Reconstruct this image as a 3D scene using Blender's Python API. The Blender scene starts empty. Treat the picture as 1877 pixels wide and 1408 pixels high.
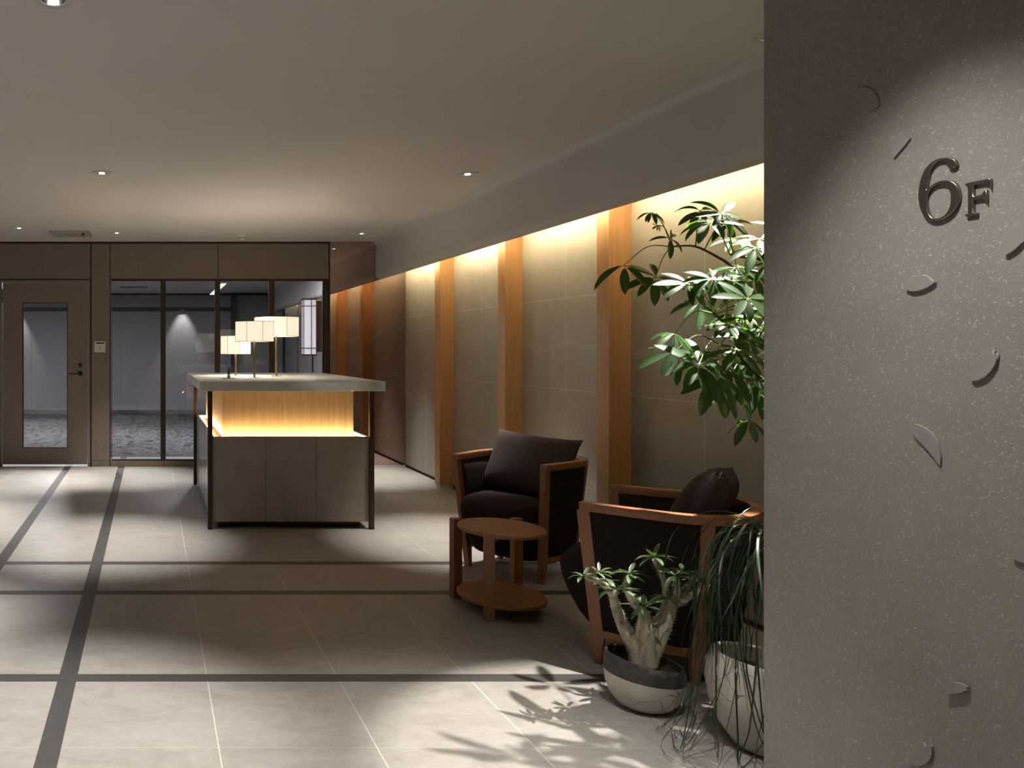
import bpy, bmesh, math, random
from mathutils import Vector, Matrix
random.seed(7)
sc = bpy.context.scene
COL = sc.collection
PI = math.pi
# ------------------------------------------------------------------ camera, world, exposure
F = 1465.0            # focal length in pixels of the 1877 px frame
HC = 1.36             # eye height
D = 9.245             # back partition
H = 2.603             # ceiling
cam_d = bpy.data.cameras.new('camera')
cam = bpy.data.objects.new('camera', cam_d); COL.objects.link(cam)
cam.location = (0, 0, HC); cam.rotation_euler = (PI/2, 0, 0)
cam_d.sensor_width = 36; cam_d.lens = F/1877*36
cam_d.shift_x = (938.5-277)/1877; cam_d.shift_y = (640-704)/1877
cam_d.clip_start = 0.05; cam_d.clip_end = 60
sc.camera = cam
w = bpy.data.worlds.new('world'); sc.world = w; w.use_nodes = True
w.node_tree.nodes['Background'].inputs[0].default_value = (0.8, 0.85, 1, 1)
w.node_tree.nodes['Background'].inputs[1].default_value = 0.01
sc.view_settings.view_transform = 'Standard'; sc.view_settings.look = 'None'
sc.view_settings.gamma = 1; sc.view_settings.use_curve_mapping = False
sc.view_settings.exposure = 0.0
sc.cycles.max_bounces = 8; sc.cycles.diffuse_bounces = 5; sc.cycles.glossy_bounces = 4
sc.cycles.transparent_max_bounces = 12; sc.cycles.sample_clamp_indirect = 4
sc.cycles.caustics_reflective = False; sc.cycles.caustics_refractive = False
NEUTRAL = (1, .962, .895)
WARM = (1, .82, .48)
COOL = (.93, .93, 1)
P_DOWN = 520      # entrance downlights
P_LED = 125        # cove strip emission
P_DESK = 90       # counter strip emission

def at(px, py, Y):      # point of the place at distance Y that the photograph shows at this pixel
    return Vector(((px-277)/F*Y, Y, HC-(py-640)/F*Y))
def lin(c):
    return tuple(((v/255+.055)/1.055)**2.4 if v/255 > .04045 else v/255/12.92 for v in c)

# ------------------------------------------------------------------ materials
def new_mat(name):
    m = bpy.data.materials.new(name); m.use_nodes = True
    nt = m.node_tree; b = nt.nodes['Principled BSDF']
    return m, nt, b
def nd(nt, t, **kw):
    n = nt.nodes.new(t)
    for k, v in kw.items():
        if k in n.inputs.keys(): n.inputs[k].default_value = v
        else: setattr(n, k, v)
    return n
def coords(nt, scale=(1, 1, 1), rot=(0, 0, 0)):
    tc = nd(nt, 'ShaderNodeTexCoord'); mp = nd(nt, 'ShaderNodeMapping')
    mp.inputs['Scale'].default_value = scale; mp.inputs['Rotation'].default_value = rot
    nt.links.new(tc.outputs['Object'], mp.inputs['Vector'])
    return mp.outputs['Vector']
def ramp(nt, fac, stops):
    r = nd(nt, 'ShaderNodeValToRGB'); e = r.color_ramp.elements
    e[0].position, e[0].color = stops[0][0], (*stops[0][1], 1)
    e[1].position, e[1].color = stops[-1][0], (*stops[-1][1], 1)
    for p, c in stops[1:-1]:
        k = e.new(p); k.color = (*c, 1)
    nt.links.new(fac, r.inputs['Fac']); return r.outputs['Color']
def noise(nt, vec, scale, detail=4, rough=.55, dist=0):
    n = nd(nt, 'ShaderNodeTexNoise', Scale=scale, Detail=detail, Roughness=rough, Distortion=dist)
    nt.links.new(vec, n.inputs['Vector']); return n.outputs['Fac']
def bump(nt, b, h, strength=.2, dist=.01):
    bp = nd(nt, 'ShaderNodeBump', Strength=strength, Distance=dist)
    nt.links.new(h, bp.inputs['Height']); nt.links.new(bp.outputs['Normal'], b.inputs['Normal'])
def mixc(nt, fac, a, c, mode='MIX'):
    m = nd(nt, 'ShaderNodeMix', data_type='RGBA', blend_type=mode)
    for s, v in ((0, fac), (6, a), (7, c)):
        if hasattr(v, 'links'): nt.links.new(v, m.inputs[s])
        else: m.inputs[s].default_value = v if s == 0 else (*v, 1)
    return m.outputs[2]
def plain(name, col, rough=.6, metal=0, spec=.5, var=.06, vscale=8):
    m, nt, b = new_mat(name)
    c = ramp(nt, noise(nt, coords(nt), vscale, 3), [(.3, tuple(x*(1-var) for x in col)), (.7, tuple(min(1, x*(1+var)) for x in col))])
    nt.links.new(c, b.inputs['Base Color'])
    b.inputs['Roughness'].default_value = rough; b.inputs['Metallic'].default_value = metal
    b.inputs['Specular IOR Level'].default_value = spec
    return m
def emis(name, col, s):
    m, nt, b = new_mat(name)
    b.inputs['Base Color'].default_value = (*col, 1)
    b.inputs['Emission Color'].default_value = (*col, 1); b.inputs['Emission Strength'].default_value = s
    return m
def wood(name, dark, light, axis='z', scale=1, rough=.45):
    m, nt, b = new_mat(name)
    s = {'z': (30, 30, 1.2), 'x': (1.2, 30, 30), 'y': (30, 1.2, 30)}[axis]
    v = coords(nt, tuple(k*scale for k in s))
    g = noise(nt, v, 1.6, 6, .65, .6)
    v2 = coords(nt, tuple(k*scale*4 for k in s)); g2 = noise(nt, v2, 2, 3, .6)
    c = ramp(nt, g, [(.3, dark), (.55, tuple((x+y)/2 for x, y in zip(dark, light))), (.72, light)])
    c = mixc(nt, .18, c, ramp(nt, g2, [(.35, tuple(x*.6 for x in dark)), (.65, light)]))
    nt.links.new(c, b.inputs['Base Color']); b.inputs['Roughness'].default_value = rough
    bump(nt, b, g2, .05, .002)
    return m

M = {}
def mk_materials():
    # porcelain floor tile with soft horizontal clouding
    m, nt, b = new_mat('floor_tile')
    n1 = noise(nt, coords(nt, (2.0, 3.2, 1)), 1.7, 8, .68, 1.6)
    n2 = noise(nt, coords(nt, (9, 14, 1)), 2.4, 6, .75, .8)
    c = ramp(nt, n1, [(.30, (.255, .232, .212)), (.5, (.325, .302, .280)), (.70, (.365, .343, .320))])
    c = mixc(nt, .30, c, ramp(nt, n2, [(.35, (.235, .212, .190)), (.65, (.385, .362, .338))]))
    nt.links.new(c, b.inputs['Base Color']); b.inputs['Roughness'].default_value = .42
    b.inputs['Specular IOR Level'].default_value = .35
    bump(nt, b, n2, .04, .002); M['tile'] = m
    m, nt, b = new_mat('floor_stripe')
    n1 = noise(nt, coords(nt, (9, 9, 1)), 2, 6, .7, 1)
    n2 = noise(nt, coords(nt), 320, 2, .6)
    c = ramp(nt, n1, [(.3, (.030, .029, .027)), (.7, (.056, .054, .050))])
    c = mixc(nt, .4, c, ramp(nt, n2, [(.35, (.02, .02, .019)), (.72, (.13, .126, .12))]))
    nt.links.new(c, b.inputs['Base Color']); b.inputs['Roughness'].default_value = .5; M['stripe'] = m
    M['joint'] = plain('floor_joint', (.52, .49, .45), .8)
    M['paint'] = plain('ceiling_paint', (.64, .603, .575), .85, vscale=1.5, var=.02)
    M['soffit'] = plain('soffit_paint', (.54, .52, .51), .55, vscale=1.5, var=.02)
    # stone wall tile with pale veins
    m, nt, b = new_mat('wall_stone')
    v = coords(nt, (1, 1, 1), (.6, .2, 0))
    n1 = noise(nt, v, 1.3, 6, .6, .8); n2 = noise(nt, v, 7, 5, .6)
    wv = nd(nt, 'ShaderNodeTexWave', Scale=.8, Distortion=3.2, Detail=3)
    wv.inputs['Detail Scale'].default_value = .9
    nt.links.new(coords(nt, (1, 1, .8), (.9, .3, .4)), wv.inputs['Vector'])
    vein = ramp(nt, wv.outputs['Fac'], [(.990, (0, 0, 0)), (1, (1, 1, 1))])
    c = ramp(nt, n1, [(.3, (.245, .220, .188)), (.7, (.31, .282, .245))])
    c = mixc(nt, .25, c, ramp(nt, n2, [(.3, (.20, .175, .145)), (.7, (.34, .305, .26))]))
    sep = nd(nt, 'ShaderNodeSeparateColor'); nt.links.new(vein, sep.inputs[0])
    ml = nd(nt, 'ShaderNodeMath', operation='MULTIPLY'); ml.inputs[1].default_value = .11
    nt.links.new(sep.outputs[0], ml.inputs[0])
    c = mixc(nt, ml.outputs[0], c, (.60, .55, .47))
    nt.links.new(c, b.inputs['Base Color']); b.inputs['Roughness'].default_value = .42; M['stone'] = m
    M['grout'] = plain('wall_grout', (.52, .48, .40), .8)
    M['fin'] = wood('fin_wood', (.40, .20, .078), (.52, .285, .125), 'z', 1)
    M['counter_wood'] = wood('counter_wood', (.50, .29, .13), (.72, .48, .25), 'z', 1)
    M['oak'] = wood('furniture_wood', (.25, .105, .048), (.40, .175, .080), 'x', 1, .42)
    M['oakz'] = wood('furniture_leg_wood', (.25, .105, .048), (.40, .175, .080), 'z', 1, .42)
    M['panel'] = wood('partition_laminate', (.190, .155, .122), (.214, .175, .138), 'z', 2, .5)
    M['darkwood'] = plain('dark_bronze', (.030, .017, .012), .45, .2)
    M['black'] = plain('black_metal', (.010, .009, .009), .45)
    M['bronze'] = plain('leg_bronze', (.055, .030, .021), .42, .5)
    M['handle'] = plain('handle_bronze', (.035, .022, .018), .35, .8)
    M['brass'] = plain('brass', (.42, .33, .18), .32, 1)
    M['chrome'] = plain('chrome', (.8, .8, .8), .16, 1)
    M['steel'] = plain('brushed_steel', (.30, .265, .235), .30, 1)
    # counter top, pale stone
    m, nt, b = new_mat('counter_stone')
    v = coords(nt, (1, 1, 2)); n1 = noise(nt, v, 3.5, 8, .68, 1.4)
    c = ramp(nt, n1, [(.3, (.52, .53, .50)), (.52, (.68, .695, .66)), (.75, (.78, .79, .765))])
    nt.links.new(c, b.inputs['Base Color']); b.inputs['Roughness'].default_value = .8; b.inputs['Specular IOR Level'].default_value = 0
    df = nd(nt, 'ShaderNodeBsdfDiffuse'); nt.links.new(c, df.inputs['Color'])
    gl = nd(nt, 'ShaderNodeBsdfGlossy'); gl.inputs['Roughness'].default_value = .10; mx = nd(nt, 'ShaderNodeMixShader'); mx.inputs[0].default_value = .20
    nt.links.new(df.outputs[0], mx.inputs[1]); nt.links.new(gl.outputs[0], mx.inputs[2])
    nt.links.new(mx.outputs[0], nt.nodes['Material Output'].inputs['Surface']); nt.nodes.remove(b); M['ctop'] = m
    # counter front, brown-grey leathered panels
    m, nt, b = new_mat('counter_leather')
    n1 = noise(nt, coords(nt), 6, 8, .75, .6)
    c = ramp(nt, n1, [(.3, (.25, .205, .175)), (.7, (.34, .29, .25))])
    nt.links.new(c, b.inputs['Base Color']); b.inputs['Roughness'].default_value = .33
    bump(nt, b, noise(nt, coords(nt), 220, 2), .05, .001); M['cfront'] = m
    M['seam'] = plain('seam_dark', (.055, .042, .034), .6)
    # mirror
    m, nt, b = new_mat('bronze_mirror')
    n1 = noise(nt, coords(nt), 1, 2)
    c = ramp(nt, n1, [(.3, (.50, .37, .325)), (.7, (.51, .38, .33))])
    nt.links.new(c, b.inputs['Base Color']); b.inputs['Metallic'].default_value = 1
    b.inputs['Roughness'].default_value = .012; M['mirror'] = m
    # glass: thin sheet, see-through with fresnel reflection
    m, nt, b = new_mat('clear_glass'); nt.nodes.remove(b)
    fr = nd(nt, 'ShaderNodeFresnel', IOR=1.5); tr = nd(nt, 'ShaderNodeBsdfTransparent'); gl = nd(nt, 'ShaderNodeBsdfGlossy')
    nz = noise(nt, coords(nt), .8, 1)
    nt.links.new(ramp(nt, nz, [(.3, (.80, .80, .80)), (.7, (.82, .82, .82))]), tr.inputs['Color'])
    gl.inputs['Roughness'].default_value = .005
    mx = nd(nt, 'ShaderNodeMixShader'); nt.links.new(fr.outputs[0], mx.inputs[0])
    nt.links.new(tr.outputs[0], mx.inputs[1]); nt.links.new(gl.outputs[0], mx.inputs[2])
    nt.links.new(mx.outputs[0], nt.nodes['Material Output'].inputs['Surface']); M['glass'] = m
    # carpet beyond
    m, nt, b = new_mat('carpet')
    v = coords(nt, (3.2, 2.2, 1), (0, 0, .25)); n1 = noise(nt, v, 3.4, 2, .5, 1.2)
    v2 = coords(nt, (4.0, 2.0, 1), (0, 0, -.35)); n3 = noise(nt, v2, 3.0, 2, .5, 1.0)
    n2 = noise(nt, coords(nt), 60, 3)
    c = ramp(nt, n1, [(.42, (.004, .004, .004)), (.46, (.085, .083, .083)), (.64, (.125, .122, .122))])
    c = mixc(nt, .5, c, ramp(nt, n3, [(.42, (.004, .004, .004)), (.47, (.13, .137, .137))]))
    c = mixc(nt, .25, c, ramp(nt, n2, [(.3, (.04, .04, .04)), (.7, (.16, .157, .157))]))
    nt.links.new(c, b.inputs['Base Color']); b.inputs['Roughness'].default_value = 1; b.inputs['Specular IOR Level'].default_value = 0; M['carpet'] = m
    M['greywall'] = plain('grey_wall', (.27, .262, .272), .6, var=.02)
    M['greydark'] = plain('grey_wall_dark_panel', (.20, .195, .20), .6, var=.02)  # darker grey for the recess panel and far wall joints
    M['white'] = plain('white_plastic', (.62, .62, .60), .45)
    M['vent'] = plain('vent_beige', (.42, .40, .34), .5)
    # rough plaster with pale chips
    m, nt, b = new_mat('chip_plaster')
    co = coords(nt)
    vo = nd(nt, 'ShaderNodeTexVoronoi', Scale=120, Randomness=1)
    wn = nd(nt, 'ShaderNodeTexNoise', Scale=160, Detail=3); nt.links.new(co, wn.inputs['Vector'])
    wm = nd(nt, 'ShaderNodeVectorMath', operation='MULTIPLY_ADD'); wm.inputs[1].default_value = (.012, .012, .012)
    nt.links.new(wn.outputs['Color'], wm.inputs[0]); nt.links.new(co, wm.inputs[2]); nt.links.new(wm.outputs[0], vo.inputs['Vector'])
    spots = ramp(nt, vo.outputs['Distance'], [(.18, (1, 1, 1)), (.42, (0, 0, 0))])
    n0 = noise(nt, co, 48, 5, .8); sel = ramp(nt, n0, [(.43, (0, 0, 0)), (.66, (1, 1, 1))])
    ms = mixc(nt, 1.0, spots, sel, 'MULTIPLY')
    n1 = noise(nt, co, 3, 5, .6)
    base = ramp(nt, n1, [(.3, (.222, .210, .188)), (.7, (.262, .249, .224))])
    sp2 = nd(nt, 'ShaderNodeSeparateColor'); nt.links.new(ms, sp2.inputs[0])
    m3 = nd(nt, 'ShaderNodeMath', operation='MULTIPLY'); m3.inputs[1].default_value = .8; nt.links.new(sp2.outputs[0], m3.inputs[0])
    c = mixc(nt, m3.outputs[0], base, (.50, .485, .46))
    nt.links.new(c, b.inputs['Base Color']); b.inputs['Roughness'].default_value = .75
    hsum = mixc(nt, .35, noise(nt, coords(nt, (1, 1, 2.2)), 130, 6, .75), ms)
    bump(nt, b, hsum, .55, .0035); M['plaster'] = m
    M['petal'] = plain('petal_plaster', (.245, .23, .215), .75, var=.04, vscale=30)
    # fabric
    def fabric(name, a, c2, sc_=260):
        m, nt, b = new_mat(name)
        co = coords(nt)
        n1 = noise(nt, co, sc_, 3, .8); n2 = noise(nt, coords(nt, (1, 1, 3)), sc_*.4, 2)
        c = ramp(nt, n1, [(.35, a), (.68, c2)])
        nt.links.new(c, b.inputs['Base Color']); b.inputs['Roughness'].default_value = .95
        b.inputs['Specular IOR Level'].default_value = .15
        bump(nt, b, n2, .4, .002); return m
    M['fabric'] = fabric('dark_tweed', (.007, .005, .005), (.046, .033, .031))
    M['cushion'] = fabric('cushion_tweed', (.020, .014, .0135), (.105, .076, .072))
    # shades
    m, nt, b = new_mat('lamp_shade')
    n1 = noise(nt, coords(nt), 90, 3)
    c = ramp(nt, n1, [(.3, (.92, .86, .74)), (.7, (.95, .90, .80))])
    nt.links.new(c, b.inputs['Base Color']); b.inputs['Roughness'].default_value = .9
    b.inputs['Emission Color'].default_value = (1, .86, .66, 1); b.inputs['Emission Strength'].default_value = .84
    M['shade'] = m
    M['shade_wire'] = plain('shade_wire', (.30, .22, .14), .6)
    M['sconce_glow'] = emis('sconce_glow', (.50, .47, .49), .78)
    M['led'] = emis('led_warm', WARM, P_LED)
    M['led_desk'] = emis('led_counter', (1, .80, .46), P_DESK)
    M['tube'] = emis('linear_light', (1, .96, .97), 1.5)
    M['bulb'] = emis('downlight_lens', (1, .97, .9), 3.0)
    M['bulb_dim'] = emis('downlight_lens_dim', (1, .97, .9), 1.2)
    # pots, plants
    m, nt, b = new_mat('glazed_pot')
    vo = nd(nt, 'ShaderNodeTexVoronoi', Scale=14, feature='DISTANCE_TO_EDGE')
    v = coords(nt); nv = nd(nt, 'ShaderNodeTexNoise', Scale=6, Detail=3); nt.links.new(v, nv.inputs['Vector'])
    av = nd(nt, 'ShaderNodeMix', data_type='VECTOR'); av.inputs[0].default_value = .12
    nt.links.new(v, av.inputs[4]); nt.links.new(nv.outputs['Color'], av.inputs[5])
    nt.links.new(av.outputs[1], vo.inputs['Vector'])
    cr = ramp(nt, vo.outputs['Distance'], [(.006, (1, 1, 1)), (.024, (0, 0, 0))])
    se = ramp(nt, noise(nt, v, 5, 2), [(.46, (0, 0, 0)), (.54, (1, 1, 1))])
    k = mixc(nt, 1.0, cr, se, 'MULTIPLY'); s3 = nd(nt, 'ShaderNodeSeparateColor'); nt.links.new(k, s3.inputs[0])
    base = ramp(nt, noise(nt, coords(nt, (1, 1, .4)), 9, 5, .6), [(.3, (.47, .44, .37)), (.7, (.62, .59, .52))])
    c = mixc(nt, s3.outputs[0], base, (.09, .08, .07))
    fl = ramp(nt, noise(nt, v, 45, 2), [(.25, (1, 1, 1)), (.29, (0, 0, 0))])
    s4 = nd(nt, 'ShaderNodeSeparateColor'); nt.links.new(fl, s4.inputs[0])
    c = mixc(nt, s4.outputs[0], c, (.14, .12, .10))
    nt.links.new(c, b.inputs['Base Color']); b.inputs['Roughness'].default_value = .3; M['pot'] = m
    m, nt, b = new_mat('pot_dark_rim')
    c = ramp(nt, noise(nt, coords(nt), 22, 6, .7), [(.3, (.018, .016, .015)), (.55, (.06, .055, .05)), (.78, (.22, .20, .185))])
    nt.links.new(c, b.inputs['Base Color']); b.inputs['Roughness'].default_value = .55; M['potrim'] = m
    M['soil'] = plain('soil', (.05, .028, .016), .95, var=.5, vscale=90)
    m, nt, b = new_mat('succulent_bark')
    n1 = noise(nt, coords(nt, (1, 1, .6)), 30, 6, .7)
    c = ramp(nt, n1, [(.32, (.20, .155, .11)), (.5, (.48, .42, .32)), (.7, (.64, .58, .47))])
    nt.links.new(c, b.inputs['Base Color']); b.inputs['Roughness'].default_value = .7
    bump(nt, b, n1, .5, .004); M['bark'] = m
    M['branch'] = plain('brown_branch', (.055, .035, .022), .7, var=.3, vscale=60)
    M['petiole'] = plain('green_stalk', (.13, .20, .035), .5)
    def leafm(name, a, c2, tcol, tw=.35, rough=.32):
        m, nt, b = new_mat(name)
        n1 = noise(nt, coords(nt), 14, 3)
        c = ramp(nt, n1, [(.3, a), (.7, c2)]); nt.links.new(c, b.inputs['Base Color'])
        b.inputs['Roughness'].default_value = rough
        tl = nd(nt, 'ShaderNodeBsdfTranslucent'); tl.inputs['Color'].default_value = (*tcol, 1)
        mx = nd(nt, 'ShaderNodeMixShader'); mx.inputs[0].default_value = tw
        out = nt.nodes['Material Output']
        nt.links.new(b.outputs[0], mx.inputs[1]); nt.links.new(tl.outputs[0], mx.inputs[2])
        nt.links.new(mx.outputs[0], out.inputs['Surface']); return m
    M['leaf'] = leafm('umbrella_leaf', (.018, .042, .014), (.036, .078, .022), (.13, .32, .03), .26, .36)
    M['leaf2'] = leafm('succulent_leaf', (.055, .10, .045), (.11, .18, .08), (.12, .22, .05), .2, .42)
    M['grass'] = leafm('strap_leaf', (.008, .020, .007), (.018, .04, .012), (.04, .09, .015), .15, .4)
    M['twig'] = plain('dried_flower', (.025, .015, .012), .8)
    M['note'] = plain('pale_card', (.62, .60, .52), .7)
mk_materials()

# ------------------------------------------------------------------ mesh helpers
class MB:
    def __init__(self): self.v = []; self.f = []; self.mi = []; self.cur = 0
    def add(self, vs, fs):
        o = len(self.v); self.v += [Vector(p) for p in vs]
        self.f += [tuple(i+o for i in f) for f in fs]; self.mi += [self.cur]*len(fs)
    def quad(self, a, b, c, d): self.add([a, b, c, d], [(0, 1, 2, 3)])
    def box(self, x0, x1, y0, y1, z0, z1):
        self.hexa([(x0, y0, z0), (x1, y0, z0), (x1, y1, z0), (x0, y1, z0), (x0, y0, z1), (x1, y0, z1), (x1, y1, z1), (x0, y1, z1)])
    def hexa(self, p):
        self.add(p, [(0, 3, 2, 1), (4, 5, 6, 7), (0, 1, 5, 4), (1, 2, 6, 5), (2, 3, 7, 6), (3, 0, 4, 7)])
    def loft(self, rings, close=True, cap=True):
        n = len(rings[0]); o = []
        for r in rings: o += list(r)
        fs = []
        for i in range(len(rings)-1):
            for j in range(n if close else n-1):
                k = (j+1) % n
                fs.append((i*n+j, i*n+k, (i+1)*n+k, (i+1)*n+j))
        if cap:
            fs.append(tuple(range(n))[::-1]); fs.append(tuple(range((len(rings)-1)*n, len(rings)*n)))
        self.add(o, fs)
    def tube(self, pts, rad, n=8, cap=True):
        pts = [Vector(p) for p in pts]
        if not hasattr(rad, '__len__'): rad = [rad]*len(pts)
        rings = []; up = None
        for i, p in enumerate(pts):
            t = (pts[min(i+1, len(pts)-1)]-pts[max(i-1, 0)]).normalized()
            if up is None: up = Vector((0, 0, 1)) if abs(t.z) < .9 else Vector((1, 0, 0))
            a = t.cross(up).normalized(); b = t.cross(a).normalized(); up = -b if False else up
            rings.append([p+(a*math.cos(q)+b*math.sin(q))*rad[i] for q in [2*PI*k/n for k in range(n)]])
        self.loft(rings, True, cap)
    def lathe(self, prof, c=(0, 0, 0), n=32, sx=1, sy=1, tilt=None, cap=True):
        rings = []
        for r, z in prof:
            ring = []
            for k in range(n):
                q = 2*PI*k/n
                p = Vector((c[0]+r*math.cos(q)*sx, c[1]+r*math.sin(q)*sy, c[2]+z))
                if tilt: p.z += tilt(r*math.cos(q), r*math.sin(q), z)
                ring.append(p)
            rings.append(ring)
        self.loft(rings, True, cap)
    def prism(self, poly, mapf, d0, d1):
        a = [mapf(u, v, d0) for u, v in poly]; b = [mapf(u, v, d1) for u, v in poly]
        self.loft([a, b], True, True)
    def build(self, name, mat, parent=None, smooth=False, bevel=0, seg=2, angle=40):
        me = bpy.data.meshes.new(name)
        off = Vector((0, 0, 0)); p = parent
        while p: off += p.location; p = p.parent
        me.from_pydata([v-off for v in self.v], [], self.f)
        for m in (mat if isinstance(mat, (list, tuple)) else [mat]): me.materials.append(m)
        for pl, mi in zip(me.polygons, self.mi): pl.material_index = mi
        bm = bmesh.new(); bm.from_mesh(me)
        if bevel or smooth: bmesh.ops.remove_doubles(bm, verts=bm.verts, dist=1e-5)
        bmesh.ops.recalc_face_normals(bm, faces=bm.faces)
        if bevel:
            es = [e for e in bm.edges if e.is_manifold and e.calc_face_angle(0) > math.radians(angle)]
            bmesh.ops.bevel(bm, geom=es, offset=bevel, segments=seg, profile=.5, affect='EDGES', clamp_overlap=True)
        if smooth:
            for f in bm.faces: f.smooth = True
            for e in bm.edges:
                if e.is_manifold and e.calc_face_angle(0) > math.radians(angle): e.smooth = False
        bm.to_mesh(me); bm.free()
        o = bpy.data.objects.new(name, me); COL.objects.link(o); o.parent = parent
        return o
def tag(o, label=None, cat=None, group=None, kind=None):
    if label: o['label'] = label
    if cat: o['category'] = cat
    if group: o['group'] = group
    if kind: o['kind'] = kind
    return o
def empty(name, loc, label=None, cat=None, group=None, kind=None, rz=0):
    o = bpy.data.objects.new(name, None); COL.objects.link(o); o.location = loc; o.rotation_euler = (0, 0, rz)
    o.empty_display_size = .1
    return tag(o, label, cat, group, kind)
def struct(o): o['kind'] = 'structure'; return o
def lamp(name, kind, loc, power, col, parent=None, target=None, **kw):
    l = bpy.data.lights.new(name, kind); l.energy = power; l.color = col
    for k, v in kw.items(): setattr(l, k, v)
    o = bpy.data.objects.new(name, l); COL.objects.link(o)
    o.location = Vector(loc)-(parent.location if parent else Vector())
    o.parent = parent
    if target is not None:
        o.rotation_euler = (Vector(target)-Vector(loc)).to_track_quat('-Z', 'Y').to_euler()
    return o
def crom(P, n):     # smooth curve through points
    P = [Vector(p) for p in P]; out = []
    Q = [P[0]*2-P[1]]+P+[P[-1]*2-P[-2]]
    for i in range(len(P)-1):
        a, b, c, d = Q[i:i+4]
        for k in range(n):
            t = k/n
            out.append(.5*((2*b)+(c-a)*t+(2*a-5*b+4*c-d)*t*t+(3*b-a-3*c+d)*t**3))
    out.append(P[-1]); return out

# ------------------------------------------------------------------ setting: floor
XL, XW = -2.6, 2.941      # side walls
YB = -1.6
T, S, J = .54, .0766, .0045
def breaks(stripes, lo, hi, J=J):   # list of (a, b, kind)
    stripes = sorted(stripes); out = []
    edges = [lo]+[e for c in stripes for e in (c-S/2, c+S/2)]+[hi]
    for i in range(len(edges)-1):
        a, b = edges[i], edges[i+1]
        if i % 2 == 1: out.append((a, b, 's')); continue
        if i == 0:
            x = b; tmp = []
            while x-T > a: tmp.append((x-T+J, x, 't')); tmp.append((x-T, x-T+J, 'j')); x -= T
            tmp.append((a, x, 't')); out += tmp[::-1]
        else:
            x = a
            while x+T < b-.01: out.append((x, x+T-J, 't')); out.append((x+T-J, x+T, 'j')); x += T
            out.append((x, b, 't'))
    return out
bx = breaks([-.345, -.9616], XL, XW)
by = breaks([3.306, 4.463, 5.0796], YB, D+.9, .0018)
mb = MB()
for a, b, k in bx:
    for c, d, q in by:
        mb.cur = 1 if 's' in (k, q) else (2 if 'j' in (k, q) else 0)
        mb.quad((a, c, 0), (b, c, 0), (b, d, 0), (a, d, 0))
struct(mb.build('floor', [M['tile'], M['stripe'], M['joint']]))

# downlight positions
DL = [(-.348, 2.845), (-.348, 5.64), (2.245, 5.67), (-1.355, 8.2), (-.368, 8.55), (2.263, 8.59)]
PLANT_SPOT = (2.47, 3.17)
SIGN_SPOT = (1.32, 1.80)
holes = DL+[PLANT_SPOT, SIGN_SPOT]
hs = .05
xs = sorted({XL, XW, 2.60}|{round(x+s, 4) for x, y in holes for s in (-hs, hs)})
ys = sorted({YB, D+.05}|{round(y+s, 4) for x, y in holes for s in (-hs, hs)})
mb = MB()
for i in range(len(xs)-1):
    for j in range(len(ys)-1):
        cx, cy = (xs[i]+xs[i+1])/2, (ys[j]+ys[j+1])/2
        if any(abs(cx-x) < hs and abs(cy-y) < hs for x, y in holes): continue
        mb.quad((xs[i], ys[j], H), (xs[i+1], ys[j], H), (xs[i+1], ys[j+1], H), (xs[i], ys[j+1], H))
struct(mb.build('ceiling', M['paint']))

# soffit board with rounded edges, one run in the lounge and one in the room beyond
def soffit(y0, y1, name):
    X0, ZB = 2.594, 2.170
    pr = [(2.534, H)]
    for k in range(1, 8):
        a = k/7*PI/2; pr.append((2.534+.06*math.sin(a), H-.06+.06*math.cos(a)))
    pr.append((X0, ZB+.055))
    for k in range(1, 8):
        a = k/7*PI/2; pr.append((X0+.055*(1-math.cos(a)), ZB+.055-.055*math.sin(a)))
    pr += [(2.668, ZB), (2.668, H)]
    mb = MB(); mb.loft([[(x, y0, z) for x, z in pr], [(x, y1, z) for x, z in pr]])
    return struct(mb.build(name, M['soffit'], smooth=True, angle=35))
soffit(2.4, D-.004, 'trim_1')
soffit(D+.02, 17.84, 'trim_2')
# stone wall with grout joints
def stone(y0, y1, vj, name):
    mb = MB(); zj = [.4255, 1.0735, 1.7215, 2.3695]
    zs = [(.03, None)]
    def seg(lo, hi, js):
        out = []; x = lo
        for j in js:
            if lo < j < hi: out += [(x, j-.0017, 0), (j-.0017, j+.0017, 1)]; x = j+.0017
        out.append((x, hi, 0)); return out
    for a, b, k in seg(y0, y1, vj):
        for c, d, q in seg(.03, H, zj):
            mb.cur = 1 if k or q else 0
            mb.quad((XW, a, c), (XW, b, c), (XW, b, d), (XW, a, d))
    mb.cur = 2
    mb.box(XW+.015, XW+.03, y0, y1, 0, .03)
    return struct(mb.build(name, [M['stone'], M['grout'], M['black']]))
stone(2.3, D-.004, [4.245, 5.669, 7.12, 8.549], 'wall_right')
# projecting timber fins
for i, y in enumerate([3.462, 4.896, 6.330, 7.766]):
    f = MB(); f.box(2.804, XW, y, y+.132, .035, H)
    f.cur = 1; f.box(2.815, XW, y+.012, y+.13, 0, .035)
    struct(f.build('trim_%d' % (3+i), [M['fin'], M['white']]))
    g = MB(); g.box(XW-.004, XW+.001, y-.006, y, .03, H)
# LED strip on the inner face of the soffit board
st = empty('cove_light_strip', (2.70, 5.8, 2.27), 'warm LED strip hidden behind the soffit board, washing the stone wall', 'light strip')
mb = MB(); mb.box(2.668, 2.690, 2.45, 9.2, 2.262, 2.285); mb.build('channel', M['steel'], st)
mb = MB(); mb.box(2.690, 2.694, 2.45, 9.2, 2.264, 2.283); mb.build('diffuser', M['led'], st)

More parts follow.
